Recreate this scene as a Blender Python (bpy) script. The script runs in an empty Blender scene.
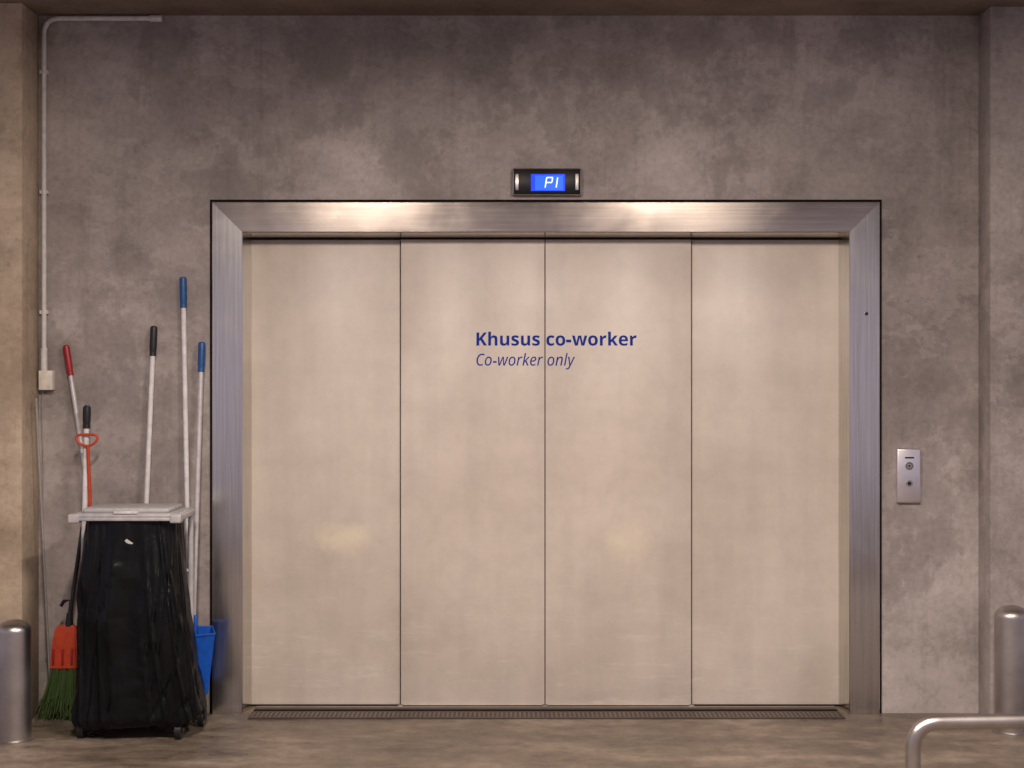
import bpy, bmesh, math, random
from mathutils import Vector, Matrix, noise
random.seed(4)
F=1422.2; CH=1.65; D=7.13
def W(px,py,y):
    d=D+y
    return Vector(((px-512)*d/F, y, CH-(py-384)*d/F))
sc=bpy.context.scene
sc.view_settings.view_transform='Standard'
sc.view_settings.look='None'
COL=sc.collection

# ---------------- materials ----------------
def newmat(name):
    m=bpy.data.materials.new(name); m.use_nodes=True
    nt=m.node_tree; b=nt.nodes['Principled BSDF']
    return m,nt,b
def N(nt,t,**kw):
    n=nt.nodes.new(t)
    for k,v in kw.items(): setattr(n,k,v)
    return n
def coords(nt,scale=(1,1,1),loc=(0,0,0)):
    tc=N(nt,'ShaderNodeTexCoord'); mp=N(nt,'ShaderNodeMapping')
    mp.inputs['Scale'].default_value=scale; mp.inputs['Location'].default_value=loc
    nt.links.new(tc.outputs['Object'],mp.inputs['Vector'])
    return mp.outputs['Vector']
def nz(nt,vec,scale,detail=6,rough=.6,dist=0):
    n=N(nt,'ShaderNodeTexNoise'); n.inputs['Scale'].default_value=scale
    n.inputs['Detail'].default_value=detail; n.inputs['Roughness'].default_value=rough
    n.inputs['Distortion'].default_value=dist
    nt.links.new(vec,n.inputs['Vector']); return n.outputs['Fac']
def ramp(nt,fac,stops):
    r=N(nt,'ShaderNodeValToRGB'); e=r.color_ramp.elements
    while len(e)<len(stops): e.new(.5)
    for i,(p,c) in enumerate(stops):
        e[i].position=p
        e[i].color=(c[0],c[1],c[2],1) if hasattr(c,'__len__') else (c,c,c,1)
    nt.links.new(fac,r.inputs['Fac']); return r.outputs['Color']
def mix(nt,mode,a,b,fac=1.0):
    m=N(nt,'ShaderNodeMix',data_type='RGBA',blend_type=mode)
    if isinstance(fac,(int,float)): m.inputs[0].default_value=fac
    else: nt.links.new(fac,m.inputs[0])
    for i,v in ((6,a),(7,b)):
        if hasattr(v,'is_linked'): nt.links.new(v,m.inputs[i])
        else: m.inputs[i].default_value=(*v,1)
    return m.outputs[2]
def bump(nt,b,fac,strength,dist=.01):
    bp=N(nt,'ShaderNodeBump'); bp.inputs['Strength'].default_value=strength
    bp.inputs['Distance'].default_value=dist
    nt.links.new(fac,bp.inputs['Height']); nt.links.new(bp.outputs['Normal'],b.inputs['Normal'])
def simple(name,col,rough=.5,metal=0,var=.15,sc_=30,coat=0,spec=.5):
    m,nt,b=newmat(name); v=coords(nt)
    f=nz(nt,v,sc_,3)
    c=ramp(nt,f,[(.3,[x*(1-var) for x in col]),(.7,[min(1,x*(1+var)) for x in col])])
    nt.links.new(c,b.inputs['Base Color'])
    b.inputs['Roughness'].default_value=rough; b.inputs['Metallic'].default_value=metal
    b.inputs['Coat Weight'].default_value=coat; b.inputs['Specular IOR Level'].default_value=spec
    return m
def concrete(name,dark,mid,light,rough=.7,spots=True,bs=.10,spec=.35):
    m,nt,b=newmat(name); v=coords(nt)
    big=nz(nt,v,.8,3,.5,0)
    med=nz(nt,coords(nt,(1,1,1.25),(3,1,7)),2.4,14,.72,0)
    c=ramp(nt,big,[(.33,dark),(.50,mid),(.66,light)])
    c=mix(nt,'MULTIPLY',c,ramp(nt,med,[(.34,.62),(.46,.90),(.54,1.0),(.66,1.25)]),.85)
    fine=nz(nt,v,34,9,.75)
    c=mix(nt,'MULTIPLY',c,ramp(nt,fine,[(.3,.70),(.5,1),(.72,1.2)]),.75)
    if spots:
        s=nz(nt,coords(nt,(1,1,1.5),(9,2,3)),1.5,15,.68,0)
        f=ramp(nt,s,[(.515,0),(.535,.22),(.59,.08),(.60,.28),(.66,.36)])
        c=mix(nt,'MIX',c,[x*1.2 for x in light],f)
        s2=nz(nt,coords(nt,(1.2,1,1),(1,8,5)),1.7,15,.70,0)
        c=mix(nt,'MIX',c,[x*.72 for x in dark],ramp(nt,s2,[(.54,0),(.575,.30),(.66,.45)]))
        s3=nz(nt,coords(nt,(9,9,.5),(4,4,4)),1,8,.65,0)
        c=mix(nt,'MULTIPLY',c,ramp(nt,s3,[(.36,.80),(.46,1),(.6,1.0),(.68,1.1)]),.6)
    nt.links.new(c,b.inputs['Base Color'])
    b.inputs['Roughness'].default_value=rough
    b.inputs['Specular IOR Level'].default_value=spec
    bump(nt,b,med,bs,.01)
    return m
M_wall=concrete('concrete_wall',(.235,.203,.193),(.345,.304,.287),(.46,.412,.390))
M_pill=concrete('concrete_pillar_mat',(.34,.26,.185),(.45,.355,.26),(.54,.44,.335))
M_ceil=concrete('ceiling_mat',(.13,.095,.08),(.19,.145,.12),(.26,.20,.165),spots=False)
# floor
m,nt,b=newmat('floor_concrete'); v=coords(nt,(.6,1.5,1))
f1=nz(nt,v,2.0,11,.66,.1); f2=nz(nt,coords(nt),10,11,.78,0)
c=ramp(nt,f1,[(.36,(.105,.080,.060)),(.5,(.190,.150,.116)),(.64,(.32,.258,.205))])
c=mix(nt,'MULTIPLY',c,ramp(nt,f2,[(.32,.5),(.5,.95),(.68,1.3)]),.85)
nt.links.new(c,b.inputs['Base Color'])
nt.links.new(ramp(nt,f1,[(.38,.22),(.6,.55)]),b.inputs['Roughness'])
b.inputs['Specular IOR Level'].default_value=.4
bump(nt,b,f2,.12,.01); M_floor=m
# door paint
m,nt,b=newmat('door_cream_paint'); v=coords(nt)
f1=nz(nt,v,1.3,7,.62,0); f2=nz(nt,coords(nt,(1,1,5)),1.6,8,.6,0)
c=ramp(nt,f1,[(.34,(.585,.515,.445)),(.66,(.70,.628,.552))])
c=mix(nt,'MULTIPLY',c,ramp(nt,f2,[(.3,.93),(.6,1.02)]),.5)
f4=nz(nt,v,7,12,.8,0)
c=mix(nt,'MULTIPLY',c,ramp(nt,f4,[(.3,.87),(.55,1.0)]),.8)
f5=nz(nt,coords(nt,(5,5,.45)),1,8,.6,0)
c=mix(nt,'MULTIPLY',c,ramp(nt,f5,[(.35,.90),(.55,1.0)]),.8)
def blot(cx,cz,rx,rz,c):
    tc=N(nt,'ShaderNodeTexCoord'); mp=N(nt,'ShaderNodeMapping')
    mp.inputs['Scale'].default_value=(1/rx,0,1/rz); mp.inputs['Location'].default_value=(-cx/rx,0,-cz/rz)
    nt.links.new(tc.outputs['Object'],mp.inputs['Vector'])
    ad=N(nt,'ShaderNodeVectorMath',operation='LENGTH'); nt.links.new(mp.outputs['Vector'],ad.inputs[0])
    nn=nz(nt,v,11,8,.7,.5)
    a=N(nt,'ShaderNodeMath',operation='MULTIPLY_ADD'); nt.links.new(nn,a.inputs[0]); a.inputs[1].default_value=1.8; nt.links.new(ad.outputs['Value'],a.inputs[2])
    h=N(nt,'ShaderNodeMath',operation='MULTIPLY'); nt.links.new(a.outputs[0],h.inputs[0]); h.inputs[1].default_value=.4
    fac=ramp(nt,h.outputs[0],[(.45,.5),(.78,0)])
    return mix(nt,'MIX',c,(.84,.75,.55),fac)
c=blot(-.875,.86,.20,.09,c); c=blot(.58,.85,.13,.12,c)
sep=N(nt,'ShaderNodeSeparateXYZ'); tc=N(nt,'ShaderNodeTexCoord'); nt.links.new(tc.outputs['Object'],sep.inputs[0])
f3=nz(nt,coords(nt,(1,1,6)),4,8,.8,.2)
sf=ramp(nt,f3,[(.54,0),(.64,.3)])
hz=ramp(nt,sep.outputs['Z'],[(.2,1),(.95,0)])
c=mix(nt,'MIX',c,(.84,.80,.72),mix(nt,'MULTIPLY',sf,hz))
sk=ramp(nt,nz(nt,coords(nt,(1,1,3)),16,6,.8,.4),[(.66,0),(.72,.4)])
c=mix(nt,'MIX',c,(.30,.25,.21),mix(nt,'MULTIPLY',sk,ramp(nt,sep.outputs['Z'],[(.05,1),(.5,0)])))
nt.links.new(c,b.inputs['Base Color']); b.inputs['Roughness'].default_value=.38
bump(nt,b,f1,.06,.02); M_door=m
# steel
def steel(name,scale,col=(.62,.58,.57),r=(.22,.42),metal=1,an=.3):
    m,nt,b=newmat(name)
    f=nz(nt,coords(nt,scale),1,5,.6); g=nz(nt,coords(nt),2.5,6,.6,.5)
    nt.links.new(ramp(nt,f,[(.3,[x*.85 for x in col]),(.7,[min(1,x*1.12) for x in col])]),b.inputs['Base Color'])
    nt.links.new(ramp(nt,g,[(.3,r[0]),(.7,r[1])]),b.inputs['Roughness'])
    b.inputs['Metallic'].default_value=metal; b.inputs['Anisotropic'].default_value=an
    bump(nt,b,f,.03,.001); return m
M_sv=steel('brushed_steel_vertical',(120,120,2.5),(.62,.60,.56),(.14,.26),an=0)
M_sh=steel('brushed_steel_horizontal',(2.5,120,120),(.50,.44,.38),(.13,.22),an=0)
M_galv=steel('galvanised_steel',(9,9,9),(.50,.465,.44),(.3,.5))
M_sill=steel('sill_metal',(200,3,3),(.17,.14,.12),(.4,.6))
M_sill2=steel('sill_rib',(3,3,3),(.28,.24,.21),(.35,.5))
M_black=simple('black_plastic',(.012,.012,.013),.4)
M_dark=simple('dark_void',(.01,.008,.007),.9,spec=.1)
M_bezel=simple('display_black',(.008,.008,.009),.35,spec=.2)
M_grey=simple('grey_plastic_lid',(.42,.41,.42),.45)
M_pole=simple('grey_pole',(.30,.28,.27),.5)
M_white=simple('white_painted_pipe',(.60,.58,.57),.45)
M_cream=simple('cream_box',(.68,.63,.55),.5)
M_stick=simple('aluminium_handle',(.54,.52,.53),.4,.2)
M_stickw=simple('white_handle',(.70,.68,.69),.4)
M_red=simple('red_plastic',(.30,.012,.020),.4)
M_blue=simple('blue_plastic',(.008,.075,.25),.4)
M_blue2=simple('bright_blue_plastic',(.008,.085,.45),.4)
M_orange=simple('orange_plastic',(.52,.058,.018),.4)
M_green=simple('green_bristles',(.05,.09,.02),.8)
M_mop=simple('mop_cotton',(.35,.33,.30),.9)
M_txt=simple('blue_lettering',(.006,.028,.30),.6,var=.02,spec=.15)
M_tag=simple('white_label',(.5,.5,.46),.6)
def emis(name,col,s):
    m,nt,b=newmat(name); b.inputs['Base Color'].default_value=(*col,1)
    b.inputs['Emission Color'].default_value=(*col,1); b.inputs['Emission Strength'].default_value=s
    b.inputs['Roughness'].default_value=.2; return m
M_lcd=emis('lcd_blue_backlight',(.01,.05,.75),.9)
M_lcdc=emis('lcd_blue_bright',(.02,.12,1),1.0)
M_dig=emis('lcd_digit',(.75,.88,1),1.3)
# bag
m,nt,b=newmat('black_bin_bag')
b.inputs['Base Color'].default_value=(.004,.004,.005,1); b.inputs['Roughness'].default_value=.33
b.inputs['Specular IOR Level'].default_value=.2
w=nz(nt,coords(nt,(1,1,.5)),6,5,.5,1.2); bump(nt,b,w,.5,.03); M_bag=m

# ---------------- geometry helpers ----------------
def fin(bm,name,mats,parent=None,smooth=False,loc=None):
    me=bpy.data.meshes.new(name); bmesh.ops.recalc_face_normals(bm,faces=bm.faces[:]); bm.to_mesh(me); bm.free()
    if not isinstance(mats,(list,tuple)): mats=[mats]
    for k in mats: me.materials.append(k)
    if smooth:
        for p in me.polygons: p.use_smooth=True
        try: me.set_sharp_from_angle(angle=math.radians(40))
        except Exception: pass
    o=bpy.data.objects.new(name,me); COL.objects.link(o)
    if parent: o.parent=parent
    return o
def empty(name,loc=(0,0,0)):
    e=bpy.data.objects.new(name,None); e.empty_display_size=.1; COL.objects.link(e); return e
def addbox(bm,a,b_,bev=0,seg=2,mi=0):
    a=Vector(a); b_=Vector(b_)
    r=bmesh.ops.create_cube(bm,size=1,matrix=Matrix.Translation((a+b_)/2)@Matrix.Diagonal((*(b_-a),1)))
    vs=set(r['verts']); fs={f for v in vs for f in v.link_faces}
    for f in fs: f.material_index=mi
    if bev:
        es=list({e for v in vs for e in v.link_edges})
        rr=bmesh.ops.bevel(bm,geom=es,offset=bev,segments=seg,affect='EDGES',profile=.5)
        for f in rr['faces']: f.material_index=mi
def box(name,a,b_,mat,parent=None,bev=0,seg=2):
    bm=bmesh.new(); addbox(bm,a,b_,bev,seg); return fin(bm,name,mat,parent,smooth=bev>0)
def addtube(bm,pts,r,seg=14,mi=0,cap=True):
    pts=[Vector(p) for p in pts]; n=len(pts)
    rs=r if isinstance(r,(list,tuple)) else [r]*n
    prev=None; rings=[]
    for i,p in enumerate(pts):
        t=(pts[min(i+1,n-1)]-pts[max(i-1,0)]).normalized()
        if prev is None:
            u=t.orthogonal().normalized()
        else:
            u=(prev-t*prev.dot(t)).normalized()
        prev=u; w=t.cross(u)
        rings.append([bm.verts.new(p+(u*math.cos(a)+w*math.sin(a))*rs[i]) for a in [2*math.pi*k/seg for k in range(seg)]])
    for i in range(n-1):
        for k in range(seg):
            f=bm.faces.new((rings[i][k],rings[i][(k+1)%seg],rings[i+1][(k+1)%seg],rings[i+1][k])); f.material_index=mi
    if cap:
        for rg in (rings[0],rings[-1]):
            f=bm.faces.new(rg); f.material_index=mi
def tube(name,pts,r,mat,parent=None,seg=14):
    bm=bmesh.new(); addtube(bm,pts,r,seg); return fin(bm,name,mat,parent,True)
def bend(a,c,b_,r,n=8):
    a,c,b_=Vector(a),Vector(c),Vector(b_)
    p=c+(a-c).normalized()*r; q=c+(b_-c).normalized()*r
    return [p*(1-t)**2+c*2*t*(1-t)+q*t*t for t in [i/n for i in range(n+1)]]
def lathe(bm,cx,cy,prof,seg=40,mi=0):
    rings=[]
    for r,z in prof:
        rings.append([bm.verts.new((cx+r*math.cos(2*math.pi*k/seg),cy+r*math.sin(2*math.pi*k/seg),z)) for k in range(seg)])
    for i in range(len(rings)-1):
        for k in range(seg):
            f=bm.faces.new((rings[i][k],rings[i][(k+1)%seg],rings[i+1][(k+1)%seg],rings[i+1][k])); f.material_index=mi
    bm.faces.new(rings[0]).material_index=mi; bm.faces.new(rings[-1]).material_index=mi

# ---------------- room shell ----------------
OX0,OX1,OZ=-1.514,1.853,2.574
CZ=3.497
bm=bmesh.new()
addbox(bm,(-5,0,0),(OX0,.35,CZ)); addbox(bm,(OX1,0,0),(5,.35,CZ)); addbox(bm,(OX0,0,OZ),(OX1,.35,CZ))
fin(bm,'wall_back',M_wall)
box('floor',(-6,-12,-.1),(6,.35,0),M_floor)
box('ceiling',(-6,-12,CZ),(6,.35,CZ+.15),M_ceil)
box('concrete_pillar',(-3.2,-.25,0),(-2.37,0,CZ),M_pill,bev=.008)
box('concrete_pillar.001',(2.337,-.18,0),(3.2,0,CZ),M_wall,bev=.006)

# ---------------- elevator doorway ----------------
fr=empty('elevator_door_frame')
prof=[(.0,.0),(.0,-.027),(.003,-.03),(.148,-.028),(.152,-.024),(.168,.11),(.168,.24)]
X0,X1,Z1=-1.498,1.837,2.559
def side(sgn,X,name):
    bm=bmesh.new(); lo=[];hi=[]
    for o,y in prof:
        lo.append(bm.verts.new((X+sgn*o,y,0))); hi.append(bm.verts.new((X+sgn*o,y,Z1-o)))
    for i in range(len(prof)-1): bm.faces.new((lo[i],lo[i+1],hi[i+1],hi[i]))
    return fin(bm,name,M_sv,fr)
side(1,X0,'jamb_left'); side(-1,X1,'jamb_right')
bm=bmesh.new(); A=[];B=[]
for o,y in prof:
    A.append(bm.verts.new((X0+o,y,Z1-o))); B.append(bm.verts.new((X1-o,y,Z1-o)))
for i in range(len(prof)-1): bm.faces.new((A[i],A[i+1],B[i+1],B[i]))
fin(bm,'header',M_sh,fr)
bm=bmesh.new()
addbox(bm,(OX0,-.002,0),(X0,.3,OZ)); addbox(bm,(X1,-.002,0),(OX1,.3,OZ)); addbox(bm,(X0,-.002,Z1),(X1,.3,OZ))
fin(bm,'frame_shadow_gap',M_dark,fr)  # black strips stand in for the shadow line in the gap around the frame
c=W(865,314,0.0)
bm=bmesh.new(); addtube(bm,[(c.x,.0,c.z),(c.x,-.032,c.z)],.009,16); fin(bm,'sensor',M_black,fr)

ed=empty('elevator_door')
xs=[-1.325]+[W(p,0,.12).x for p in (400.5,545,691.5)]+[1.665]
ys=[.14,.12,.12,.14]
for i in range(4):
    g=.0022
    x0=xs[i]+ (g if i else -.02); x1=xs[i+1]-(g if i<3 else -.02)
    box('door_panel_%d'%(i+1),(x0,ys[i],.012),(x1,ys[i]+.03,2.45),M_door,ed,bev=.002)
box('shaft_backing',(-1.4,.2,0),(1.75,.22,2.5),M_dark,ed)
box('header_shadow_strip',(-1.33,.105,2.386),(1.67,.16,2.40),M_dark,ed)  # near-black strip imitates the shaded gap between header and doors
for i,px in enumerate((400.5,545,691.5)):
    x=W(px,0,.12).x
    box('seam_%d'%i,(x-.002,.128,.012),(x+.002,.16,2.38),M_dark,ed)
    box('guide_shoe_%d'%i,(x-.012,.112,.006),(x+.012,.12,.02),M_galv,ed)
bm=bmesh.new(); addbox(bm,(-1.30,-.13,0),(1.64,.20,.006))
n=130
for k in range(n):
    x=-1.29+2.92*k/n
    addbox(bm,(x,-.12,.006),(x+.010,-.02,.009),mi=1)
for yy in (-.125,-.09,-.055,-.02): addbox(bm,(-1.30,yy,.006),(1.64,yy+.006,.0095),mi=1)
addbox(bm,(-1.30,.02,.006),(1.64,.05,.0075),mi=2); addbox(bm,(-1.30,.10,.006),(1.64,.115,.010),mi=3)
fin(bm,'elevator_sill',[M_sill,M_sill2,M_dark,M_galv])

# lettering : sans-serif bold / italic glyphs of Blender's own fallback font
def sans(s,U,L):
    return ''.join(chr(U+ord(ch)-65) if 'A'<=ch<='Z' else chr(L+ord(ch)-97) if 'a'<=ch<='z' else ch for ch in s)
def text(name,body,px0,px1,py_base,caph_px,parent,y=.1185,mat=M_txt,cap='K',boldhyphen=False):
    def mk(s):
        cu=bpy.data.curves.new(name,'FONT'); cu.body=s; cu.size=1; cu.extrude=0
        o=bpy.data.objects.new(name,cu); COL.objects.link(o); bpy.context.view_layer.update()
        me=bpy.data.meshes.new_from_object(o); bpy.data.objects.remove(o); return me
    mc=mk(cap); ch=max(v.co.y for v in mc.vertices)-min(v.co.y for v in mc.vertices)
    me=mk(body); a=min(v.co.x for v in me.vertices); b_=max(v.co.x for v in me.vertices)
    p0=W(px0,py_base,y); p1=W(px1,py_base,y)
    sx=(p1.x-p0.x)/(b_-a); sz=caph_px*(D+y)/F/ch
    def put(q): return Vector((p0.x+(q[0]-a)*sx,y,p0.z+q[1]*sz))
    if boldhyphen:
        pre=body.split('-')[0]
        e0=max(v.co.x for v in mk(pre).vertices); e1=max(v.co.x for v in mk(pre+'-').vertices)
        w=max(.2,e1-e0-.05)
        yc=ch*.36; h=ch*.09
        bm=bmesh.new(); bm.faces.new([bm.verts.new(put(q)+Vector((0,-.0004,0))) for q in ((e1-w,yc-h),(e1,yc-h),(e1,yc+h),(e1-w,yc+h))])
        fin(bm,'hyphen',mat,parent)
    for v in me.vertices: v.co=put(v.co)
    me.materials.clear(); me.materials.append(mat)
    o=bpy.data.objects.new(name,me); COL.objects.link(o); o.parent=parent
tx=empty('door_lettering')
text('line_bold',sans('Khusus co-worker',0x1D5D4,0x1D5EE),476.5,636.5,345.5,13,tx,cap=sans('K',0x1D5D4,0),boldhyphen=True)
text('line_italic',sans('Co-worker only',0x1D608,0x1D622),476.5,575,365.5,12,tx,cap=sans('C',0x1D608,0))

# display
fd=empty('floor_indicator_display')
a=W(512,195.5,-.035); b_=W(582,168,-.035)
box('housing',(a.x,-.035,a.z),(b_.x,0,b_.z),M_galv,fd,bev=.010,seg=4)
a=W(513.5,194.3,-.038); b_=W(580.5,169.3,-.038)
box('bezel',(a.x,-.040,a.z),(b_.x,-.03,b_.z),M_bezel,fd,bev=.003)
for k,(p,q) in enumerate(((515.5,518.5),(575.5,578.5))):
    a=W(p,190,-.041); b_=W(q,174,-.041); box('end_cap_%d'%k,(a.x,-.043,a.z),(b_.x,-.038,b_.z),M_galv,fd,bev=.001)
a=W(531,191,-.041); b_=W(565,174,-.041)
box('screen',(a.x,-.0415,a.z),(b_.x,-.038,b_.z),M_lcd,fd)
a=W(535,190,-.0425); b_=W(563,175.5,-.0425)
box('screen_glow',(a.x,-.0422,a.z),(b_.x,-.041,b_.z),M_lcdc,fd)
bm=bmesh.new()
def seg(x0,y0,x1,y1,t=1.1):
    sh=lambda x,y:(x+(182-y)*.15)
    if x0==x1: pts=[(x0-t/2,y0),(x0+t/2,y0),(x1+t/2,y1),(x1-t/2,y1)]
    else: pts=[(x0,y0-t/2),(x1,y0-t/2),(x1,y0+t/2),(x0,y0+t/2)]
    bm.faces.new([bm.verts.new(W(sh(x,y),y,-.0435)) for x,y in pts])
seg(546,177.5,546,187.5);seg(552,177.5,552,182);seg(546,177.5,552,177.5);seg(546,182.5,552,182.5);seg(557,177.5,557,187.5)
fin(bm,'digits',M_dig,fd)

# call panel
cp=empty('elevator_call_panel')
a=W(897,503,-.025); b_=W(921,448.5,-.025)
box('plate',(a.x,-.025,a.z),(b_.x,0,b_.z),steel('call_plate_steel',(4,120,4),(.88,.84,.85),(.3,.42)),cp,bev=.008,seg=3)
def disc(name,px,py,r,y0,y1,mat):
    c=W(px,py,y1); bm=bmesh.new(); addtube(bm,[(c.x,y0,c.z),(c.x,y1,c.z)],r,24); fin(bm,name,mat,cp,True)
disc('button_ring',909.5,466,.021,-.02,-.0275,M_galv); disc('button_groove',909.5,466,.016,-.02,-.028,M_dark)
disc('button',909.5,466,.0135,-.02,-.031,M_galv); disc('button_dot',909.5,466,.005,-.02,-.0315,M_dark)
disc('keyswitch_ring',909.5,483.5,.018,-.02,-.0275,M_galv); disc('keyswitch',909.5,483.5,.010,-.02,-.030,M_black)
a=W(905,458.5,-.026);b_=W(914,457,-.026); box('engraving',(a.x,-.0258,a.z),(b_.x,-.024,b_.z),M_dark,cp)

# conduit
cd=empty('electrical_conduit')
y=-.022
p1=W(160,11,y); p2=W(44,15,y); p3=W(44,372,y)
p1.z=p2.z=CZ-.02
pts=[Vector((p1.x,y,p1.z)),*bend(p1,p2,p3,.08),p3]
tube('pipe',pts,.0125,M_white,cd)
bm=bmesh.new(); 
addtube(bm,[p1-Vector((.05,0,0)),p1+Vector((.01,0,0))],.017)
for zz in (3.2,2.6,2.0): addbox(bm,(p2.x-.020,-.03,zz),(p2.x+.020,-.001,zz+.018))
addtube(bm,[p3+Vector((0,0,.12)),p3+Vector((0,0,.0))],.017)
fin(bm,'clips',M_white,cd,True)
a=W(39,390,-.04); b_=W(53,370.5,-.04)
box('junction_box',(a.x,-.05,a.z),(b_.x,-.001,b_.z),M_cream,cd,bev=.004)
tube('cable',[W(x,yy,-.008) for x,yy in [(43,388),(42,420),(43.5,470),(42.5,520),(44,570),(47,620),(46,660)]],.003,M_pole,cd)

# ---------------- bollards ----------------
def bollard(name,px,d,r,h):
    e=empty(name); y=d-D; x=(px-512)*d/F
    bm=bmesh.new()
    pr=[(r,0),(r,h-.055)]+[(r*math.cos(a),h-.055+.055*math.sin(a)) for a in [math.pi/2*k/10 for k in range(1,10)]]+[(.004,h)]
    lathe(bm,x,y,pr); fin(bm,'post',M_galv,e,True)
    bm=bmesh.new(); lathe(bm,x,y,[(r+.012,0),(r+.012,.006),(r+.002,.010)]); fin(bm,'base_plate',M_galv,e,True)
bollard('steel_bollard',14,6.6,.079,.558)
bollard('steel_bollard.001',1012,6.75,.081,.60)

# guard rail
gr=empty('guard_rail'); y=-2.03; zr=.435; xl=W(913,0,y).x
pts=[Vector((xl,y,0)),*bend((xl,y,0),(xl,y,zr),(4,y+.12,zr+.01),.10,12)[0:],Vector((3.2,y+.09,zr+.01)),Vector((3.9,y+.12,zr+.01))]
tube('rail',pts,.027,M_galv,gr,20)
for k,xx in enumerate((xl,3.6)):
    bm=bmesh.new(); lathe(bm,xx,y if k==0 else y+.11,[(.06,0),(.06,.01),(.03,.014)]); fin(bm,'foot_%d'%k,M_galv,gr,True)
tube('leg',[(3.6,y+.11,0),(3.6,y+.11,zr)],.025,M_galv,gr)

# ---------------- cleaning cart ----------------
cc=empty('janitor_cart')
cx=-1.787; yF,yB=-.57,-.24; yc=(yF+yB)/2
LW=.255
bm=bmesh.new()
addbox(bm,(cx-LW+.01,yF,1.030),(cx+LW-.01,yB,1.052),.010,3)
addbox(bm,(cx-LW+.05,yF+.04,1.050),(cx+LW-.06,yB-.02,1.074),.010,3)
for s in (-1,1):
    addbox(bm,(cx+s*(LW-.02)-.026,yF-.012,1.008),(cx+s*(LW-.02)+.026,yF+.05,1.050),.008,3)
    addbox(bm,(cx+s*(LW-.02)-.02,yF+.03,1.015),(cx+s*(LW-.02)+.02,yB,1.045),.008,3)
addbox(bm,(cx-LW+.03,yF-.008,1.018),(cx+LW-.03,yF+.012,1.034),.006,2)
fin(bm,'lid',M_grey,cc,True)
box('lid_catch',(cx-.05,yF-.006,1.050),(cx+.06,yF+.06,1.064),M_white,cc,bev=.004)
bm=bmesh.new()
for s in (-1,1):
    addtube(bm,[(cx+s*.238,yB-.03,.12),(cx+s*.238,yB-.03,1.03)],.013)
addtube(bm,[(cx-.238,yB-.03,.75),(cx+.238,yB-.03,.75)],.010)
fin(bm,'frame_posts',M_grey,cc,True)
bm=bmesh.new(); addbox(bm,(cx-.25,yF+.06,.10),(cx+.30,yB-.0,.13),.012,3)
fin(bm,'base_platform',M_black,cc,True)
bm=bmesh.new()
for sx,yy in ((-.22,yF+.08),(.24,yF+.05),(-.22,yB-.03),(.29,yB-.03)):
    X=cx+sx
    addtube(bm,[(X-.014,yy,.038),(X+.014,yy,.038)],.038,20)
    addbox(bm,(X-.022,yy-.02,.035),(X-.016,yy+.02,.10)); addbox(bm,(X+.016,yy-.02,.035),(X+.022,yy+.02,.10))
fin(bm,'casters',M_black,cc,True)
# bag
bm=bmesh.new(); NA=200; NM=110; rings=[]
for j in range(NM+1):
    t=j/NM; z=1.020-(1.020-.045)*t
    wl=.205+.040*min(1,t*2.0)+.018*t; wr=.222+.045*t+.055*t*t
    dp=.145+.045*math.sin(min(1,t*1.3)*math.pi/2)
    close=1.0
    if t>.94: close=math.sqrt(max(0,1-((t-.94)/.065)**2))*.4+.6
    ring=[]
    for k in range(NA):
        a=2*math.pi*k/NA; ca,sa=math.cos(a),math.sin(a); e=.5
        ux=math.copysign(abs(ca)**e,ca); uy=math.copysign(abs(sa)**e,sa)
        w=wr if ca>0 else wl
        n1=noise.noise(Vector((ux*2.2+3,uy*2.2+1,z*1.6)))
        f2=noise.noise(Vector((ux*3.2+.9*z,uy*3.2,z*.9+5)))
        f3=noise.noise(Vector((ux*2.8-z*2.6,uy*2.8,z*1.9+9)))
        f4=noise.noise(Vector((ux*9,uy*9,z*3+2)))
        rid=(1-min(1,abs(f2)*4))**2; rid3=(1-min(1,abs(f3)*4))**2
        amp=.35+.65*min(1,t*1.6)
        dsp=(n1*.05+rid*.021-rid3*.015+f4*.006)*amp
        x=cx+.003+ux*(w*close+dsp*.6); yv=yc+uy*(dp*close+dsp)
        zz=z+(noise.noise(Vector((ca*2.5,sa*2.5,7)))*.05)*(t**8)
        ring.append(bm.verts.new((x,yv,max(.012,zz))))
    rings.append(ring)
for j in range(NM):
    for k in range(NA):
        bm.faces.new((rings[j][k],rings[j][(k+1)%NA],rings[j+1][(k+1)%NA],rings[j+1][k]))
bm.faces.new(rings[-1]); 
o=fin(bm,'bin_bag',M_bag,cc)
for p in o.data.polygons: p.use_smooth=True
a=W(130,541,yF-.02)
bm2=bmesh.new(); P=[(-.018,.004),(-.010,-.006),(.004,-.010),(.018,-.012),(.020,-.006),(.004,.004),(-.008,.012)]
bm2.faces.new([bm2.verts.new((a.x+px,yF-.045,a.z+pz)) for px,pz in P]); fin(bm2,'torn_label',M_tag,cc)

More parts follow.
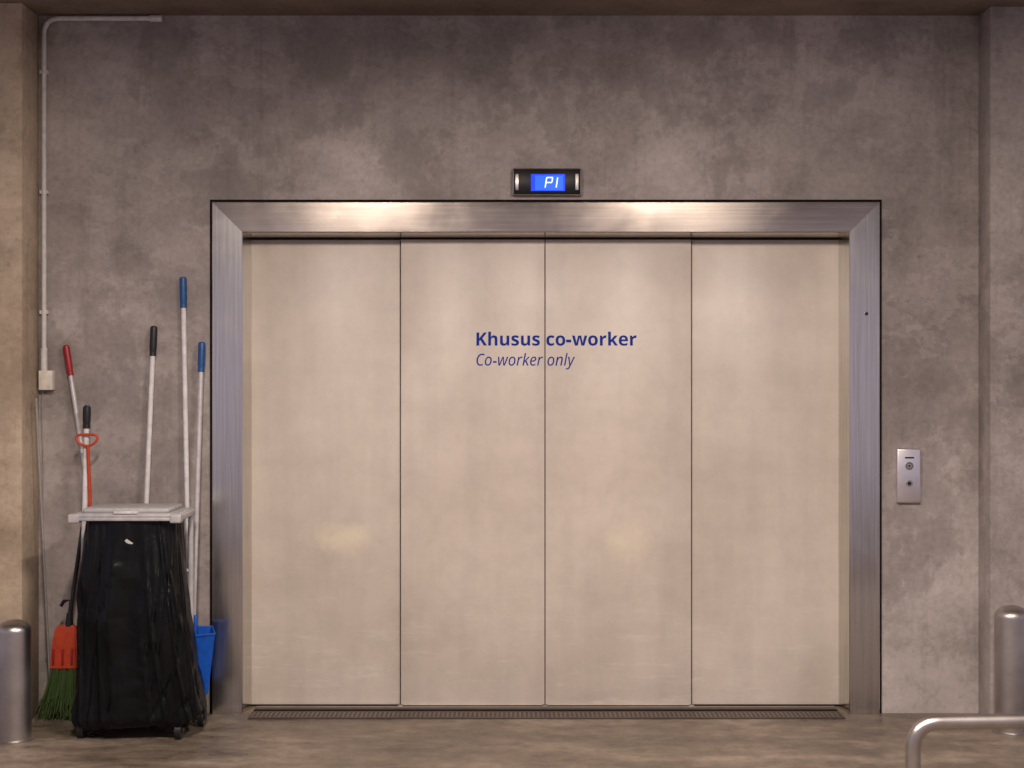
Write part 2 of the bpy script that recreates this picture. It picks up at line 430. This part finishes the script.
# ---------------- long-handled tools ----------------
def stick(name,ptop,pbot,r,mat,grip,gl,gr_=None):
    e=empty(name); t=Vector(ptop); b_=Vector(pbot); d=(b_-t).normalized()
    tube('handle',[t+d*.02,b_],r,mat,e)
    g=gr_ or r*1.45
    bm=bmesh.new(); addtube(bm,[t,t+d*.006,t+d*.02,t+d*(gl-.02),t+d*gl],[g*.6,g*.95,g,g,g*.85],16)
    addtube(bm,[t+d*gl,t+d*(gl+.02)],g*.9)
    fin(bm,'grip',grip,e,True)
    return e,t,b_,d
def mophead(e,p,w=.035):
    bm=bmesh.new()
    addbox(bm,(p.x-w,p.y-.015,p.z-.01),(p.x+w,p.y+.015,p.z+.04),.006)
    fin(bm,'mop_clamp',M_blue,e,True)
    bm=bmesh.new()
    for k in range(40):
        x=p.x+random.uniform(-w,w); yy=p.y+random.uniform(-.015,.015)
        addtube(bm,[(x,yy,p.z),(x+random.uniform(-.01,.01),yy,p.z*.5),(x+random.uniform(-.02,.02),yy+random.uniform(-.015,.015),.004)],.005,6)
    fin(bm,'mop_strands',M_mop,e,True)
e,t,b_,d=stick('mop',W(66,345,-.03),W(113,655,-.10),.0115,M_stick,M_red,.135); mophead(e,b_)
e,t,b_,d=stick('mop.001',W(154,326,-.03),W(140,655,-.10),.0125,M_stickw,M_black,.13); mophead(e,b_)
e,t,b_,d=stick('floor_squeegee',W(87,406,-.14),W(80.5,700,-.18),.0135,M_stickw,M_black,.09)
bm=bmesh.new(); addbox(bm,(b_.x-.02,b_.y-.015,b_.z-.03),(b_.x+.10,b_.y+.015,b_.z+.01),.004); fin(bm,'blade_holder',M_black,e,True)
box('rubber_blade',(b_.x-.02,b_.y-.004,.001),(b_.x+.10,b_.y+.004,b_.z-.025),M_black,e)
box('cap',(t.x-.012,t.y-.012,t.z-.012),(t.x+.012,t.y+.012,t.z+.005),M_blue,e,bev=.004)
e,t,b_,d=stick('mop.002',W(183,277,-.02),W(190,655,-.08),.0125,M_stickw,M_blue,.135); mophead(e,b_)
# lobby dustpan, blue grip
e,t,b_,d=stick('lobby_dustpan',W(202,342,-.04),W(193,625,-.16),.0125,M_stick,M_blue,.13)
bm=bmesh.new()
T=[W(186,637,-.23),W(215,634,-.23),W(212,627,-.11),W(186,627,-.11)]
Bt=[W(188,694,-.21),W(208,694,-.21),W(206,688,-.13),W(188,688,-.13)]
tv=[bm.verts.new(v) for v in T]; bv=[bm.verts.new(v) for v in Bt]
for k in range(4): bm.faces.new((tv[k],tv[(k+1)%4],bv[(k+1)%4],bv[k]))
bm.faces.new(bv)
o=fin(bm,'scoop',M_blue2,e)
md=o.modifiers.new('s','SOLIDIFY'); md.thickness=.006
bm=bmesh.new(); addtube(bm,[T[0],T[1],T[2],T[3]],.007,8)
addbox(bm,(b_.x-.022,b_.y-.02,b_.z-.08),(b_.x+.022,b_.y+.02,b_.z+.05),.008)
fin(bm,'rim_and_socket',M_blue2,e,True)
tube('scoop_foot',[(Bt[1].x-.03,-.17,Bt[1].z),(Bt[1].x-.03,-.17,.0)],.012,M_black,e)

# litter picker (orange ring handle)
lp=empty('litter_picker')
c=W(87,439,-.17); bm=bmesh.new()
pts=[c+Vector((.052*math.cos(a),0,.028*math.sin(a)+ .006*math.cos(2*a))) for a in [2*math.pi*k/28-math.pi/2 for k in range(29)]]
addtube(bm,pts,.0065,10,cap=False); fin(bm,'ring_handle',M_orange,lp,True)
e2=W(97,690,-.13)
tube('shaft',[c-Vector((-.004,0,.03)),W(90,500,-.155),e2],.0085,M_orange,lp)
bm=bmesh.new(); addtube(bm,[e2,Vector((e2.x-.02,e2.y,.04)),Vector((e2.x,e2.y,0.002))],.005,8); addtube(bm,[e2,Vector((e2.x+.02,e2.y,.04)),Vector((e2.x+.004,e2.y,0.002))],.005,8)
fin(bm,'jaws',M_black,lp,True)

# broom
br=empty('broom')
by=-.16
bc=W(63,0,by).x
zt=W(0,627,by).z; zb=W(0,668,by).z
bm=bmesh.new()
def loftbox(bm,secs):
    rr=[]
    for (x0,x1,y0,y1,z) in secs:
        rr.append([bm.verts.new(v) for v in ((x0,y0,z),(x1,y0,z),(x1,y1,z),(x0,y1,z))])
    for i in range(len(rr)-1):
        for k in range(4): bm.faces.new((rr[i][k],rr[i][(k+1)%4],rr[i+1][(k+1)%4],rr[i+1][k]))
    bm.faces.new(rr[0]); bm.faces.new(rr[-1])
loftbox(bm,[(bc-.055,bc+.075,by-.035,by+.035,zb),(bc-.050,bc+.075,by-.03,by+.03,zb+.10),(bc-.035,bc+.07,by-.025,by+.025,zt-.01),(bc-.02,bc+.06,by-.02,by+.02,zt+.01)])
bmesh.ops.bevel(bm,geom=bm.edges[:],offset=.006,segments=2,affect='EDGES')
fin(bm,'head',M_orange,br,True)
for k in range(3): box('rib_%d'%k,(bc-.042+k*.045,by-.039,zb+.02),(bc-.032+k*.045,by-.025,zb+.10),M_red,br,bev=.002)
bm=bmesh.new()
for k in range(300):
    u=random.random(); x=bc-.05+.12*u; yy=by+random.uniform(-.03,.03)
    dx=(u-.85)*.10+random.uniform(-.014,.014)
    addtube(bm,[(x,yy,zb+.005),(x+dx*.5,yy,zb*.5),(x+dx,yy+random.uniform(-.01,.015),.002+.10*random.random())],[.0028,.0028,.002],5)
fin(bm,'bristles',M_green,br)
tube('socket',[(bc+.03,by,zt),(bc+.033,by,zt+.07)],[.02,.015],M_black,br)
tube('handle',[(bc+.033,by,zt+.05),(bc+.09,by+.02,.95)],.010,M_black,br)
tube('hook',[W(61,606,by),W(64,601,by),W(71,600,by),Vector((bc+.033,by,zt+.07))],.009,M_black,br)
tube('extension_pole',[W(36,398,-.16),W(51,702,-.06)],.006,M_pole)

# ---------------- lights ----------------
def lamp(name,x,y,sx,sy,p,col,tilt=0,drop=.08):
    e=empty(name)
    box('housing',(x-sx/2-.03,y-sy/2-.03,CZ-drop+.04),(x+sx/2+.03,y+sy/2+.03,CZ),M_white,e,bev=.006)
    L=bpy.data.lights.new(name,'AREA'); L.shape='RECTANGLE'; L.size=sx; L.size_y=sy; L.energy=p; L.color=col
    o=bpy.data.objects.new('tube_light',L); COL.objects.link(o); o.location=(x,y,CZ-drop-.02); o.parent=e
    o.rotation_euler=(math.radians(tilt),0,0)
lamp('ceiling_light',-1.0,-3.7,.25,1.2,168,(1,.855,.755))
lamp('ceiling_light.001',1.1,-3.7,.25,1.2,180,(1,.855,.755))
lamp('ceiling_light.002',-1.85,-7.9,.4,.2,3.0,(1,.87,.76),50,.22)
lamp('ceiling_light.003',2.0,-7.9,.4,.2,3.0,(1,.87,.76),50,.22)
wd=bpy.data.worlds.new('World'); sc.world=wd; wd.use_nodes=True
bg=wd.node_tree.nodes['Background']; bg.inputs[0].default_value=(.65,.57,.70,1); bg.inputs[1].default_value=.66

cam=bpy.data.cameras.new('camera'); co=bpy.data.objects.new('camera',cam); COL.objects.link(co)
cam.lens=50; cam.sensor_width=36; co.location=(0,-D,CH); co.rotation_euler=(math.pi/2,0,0)
cam.dof.use_dof=True; cam.dof.focus_distance=D; cam.dof.aperture_fstop=1.8
sc.camera=co
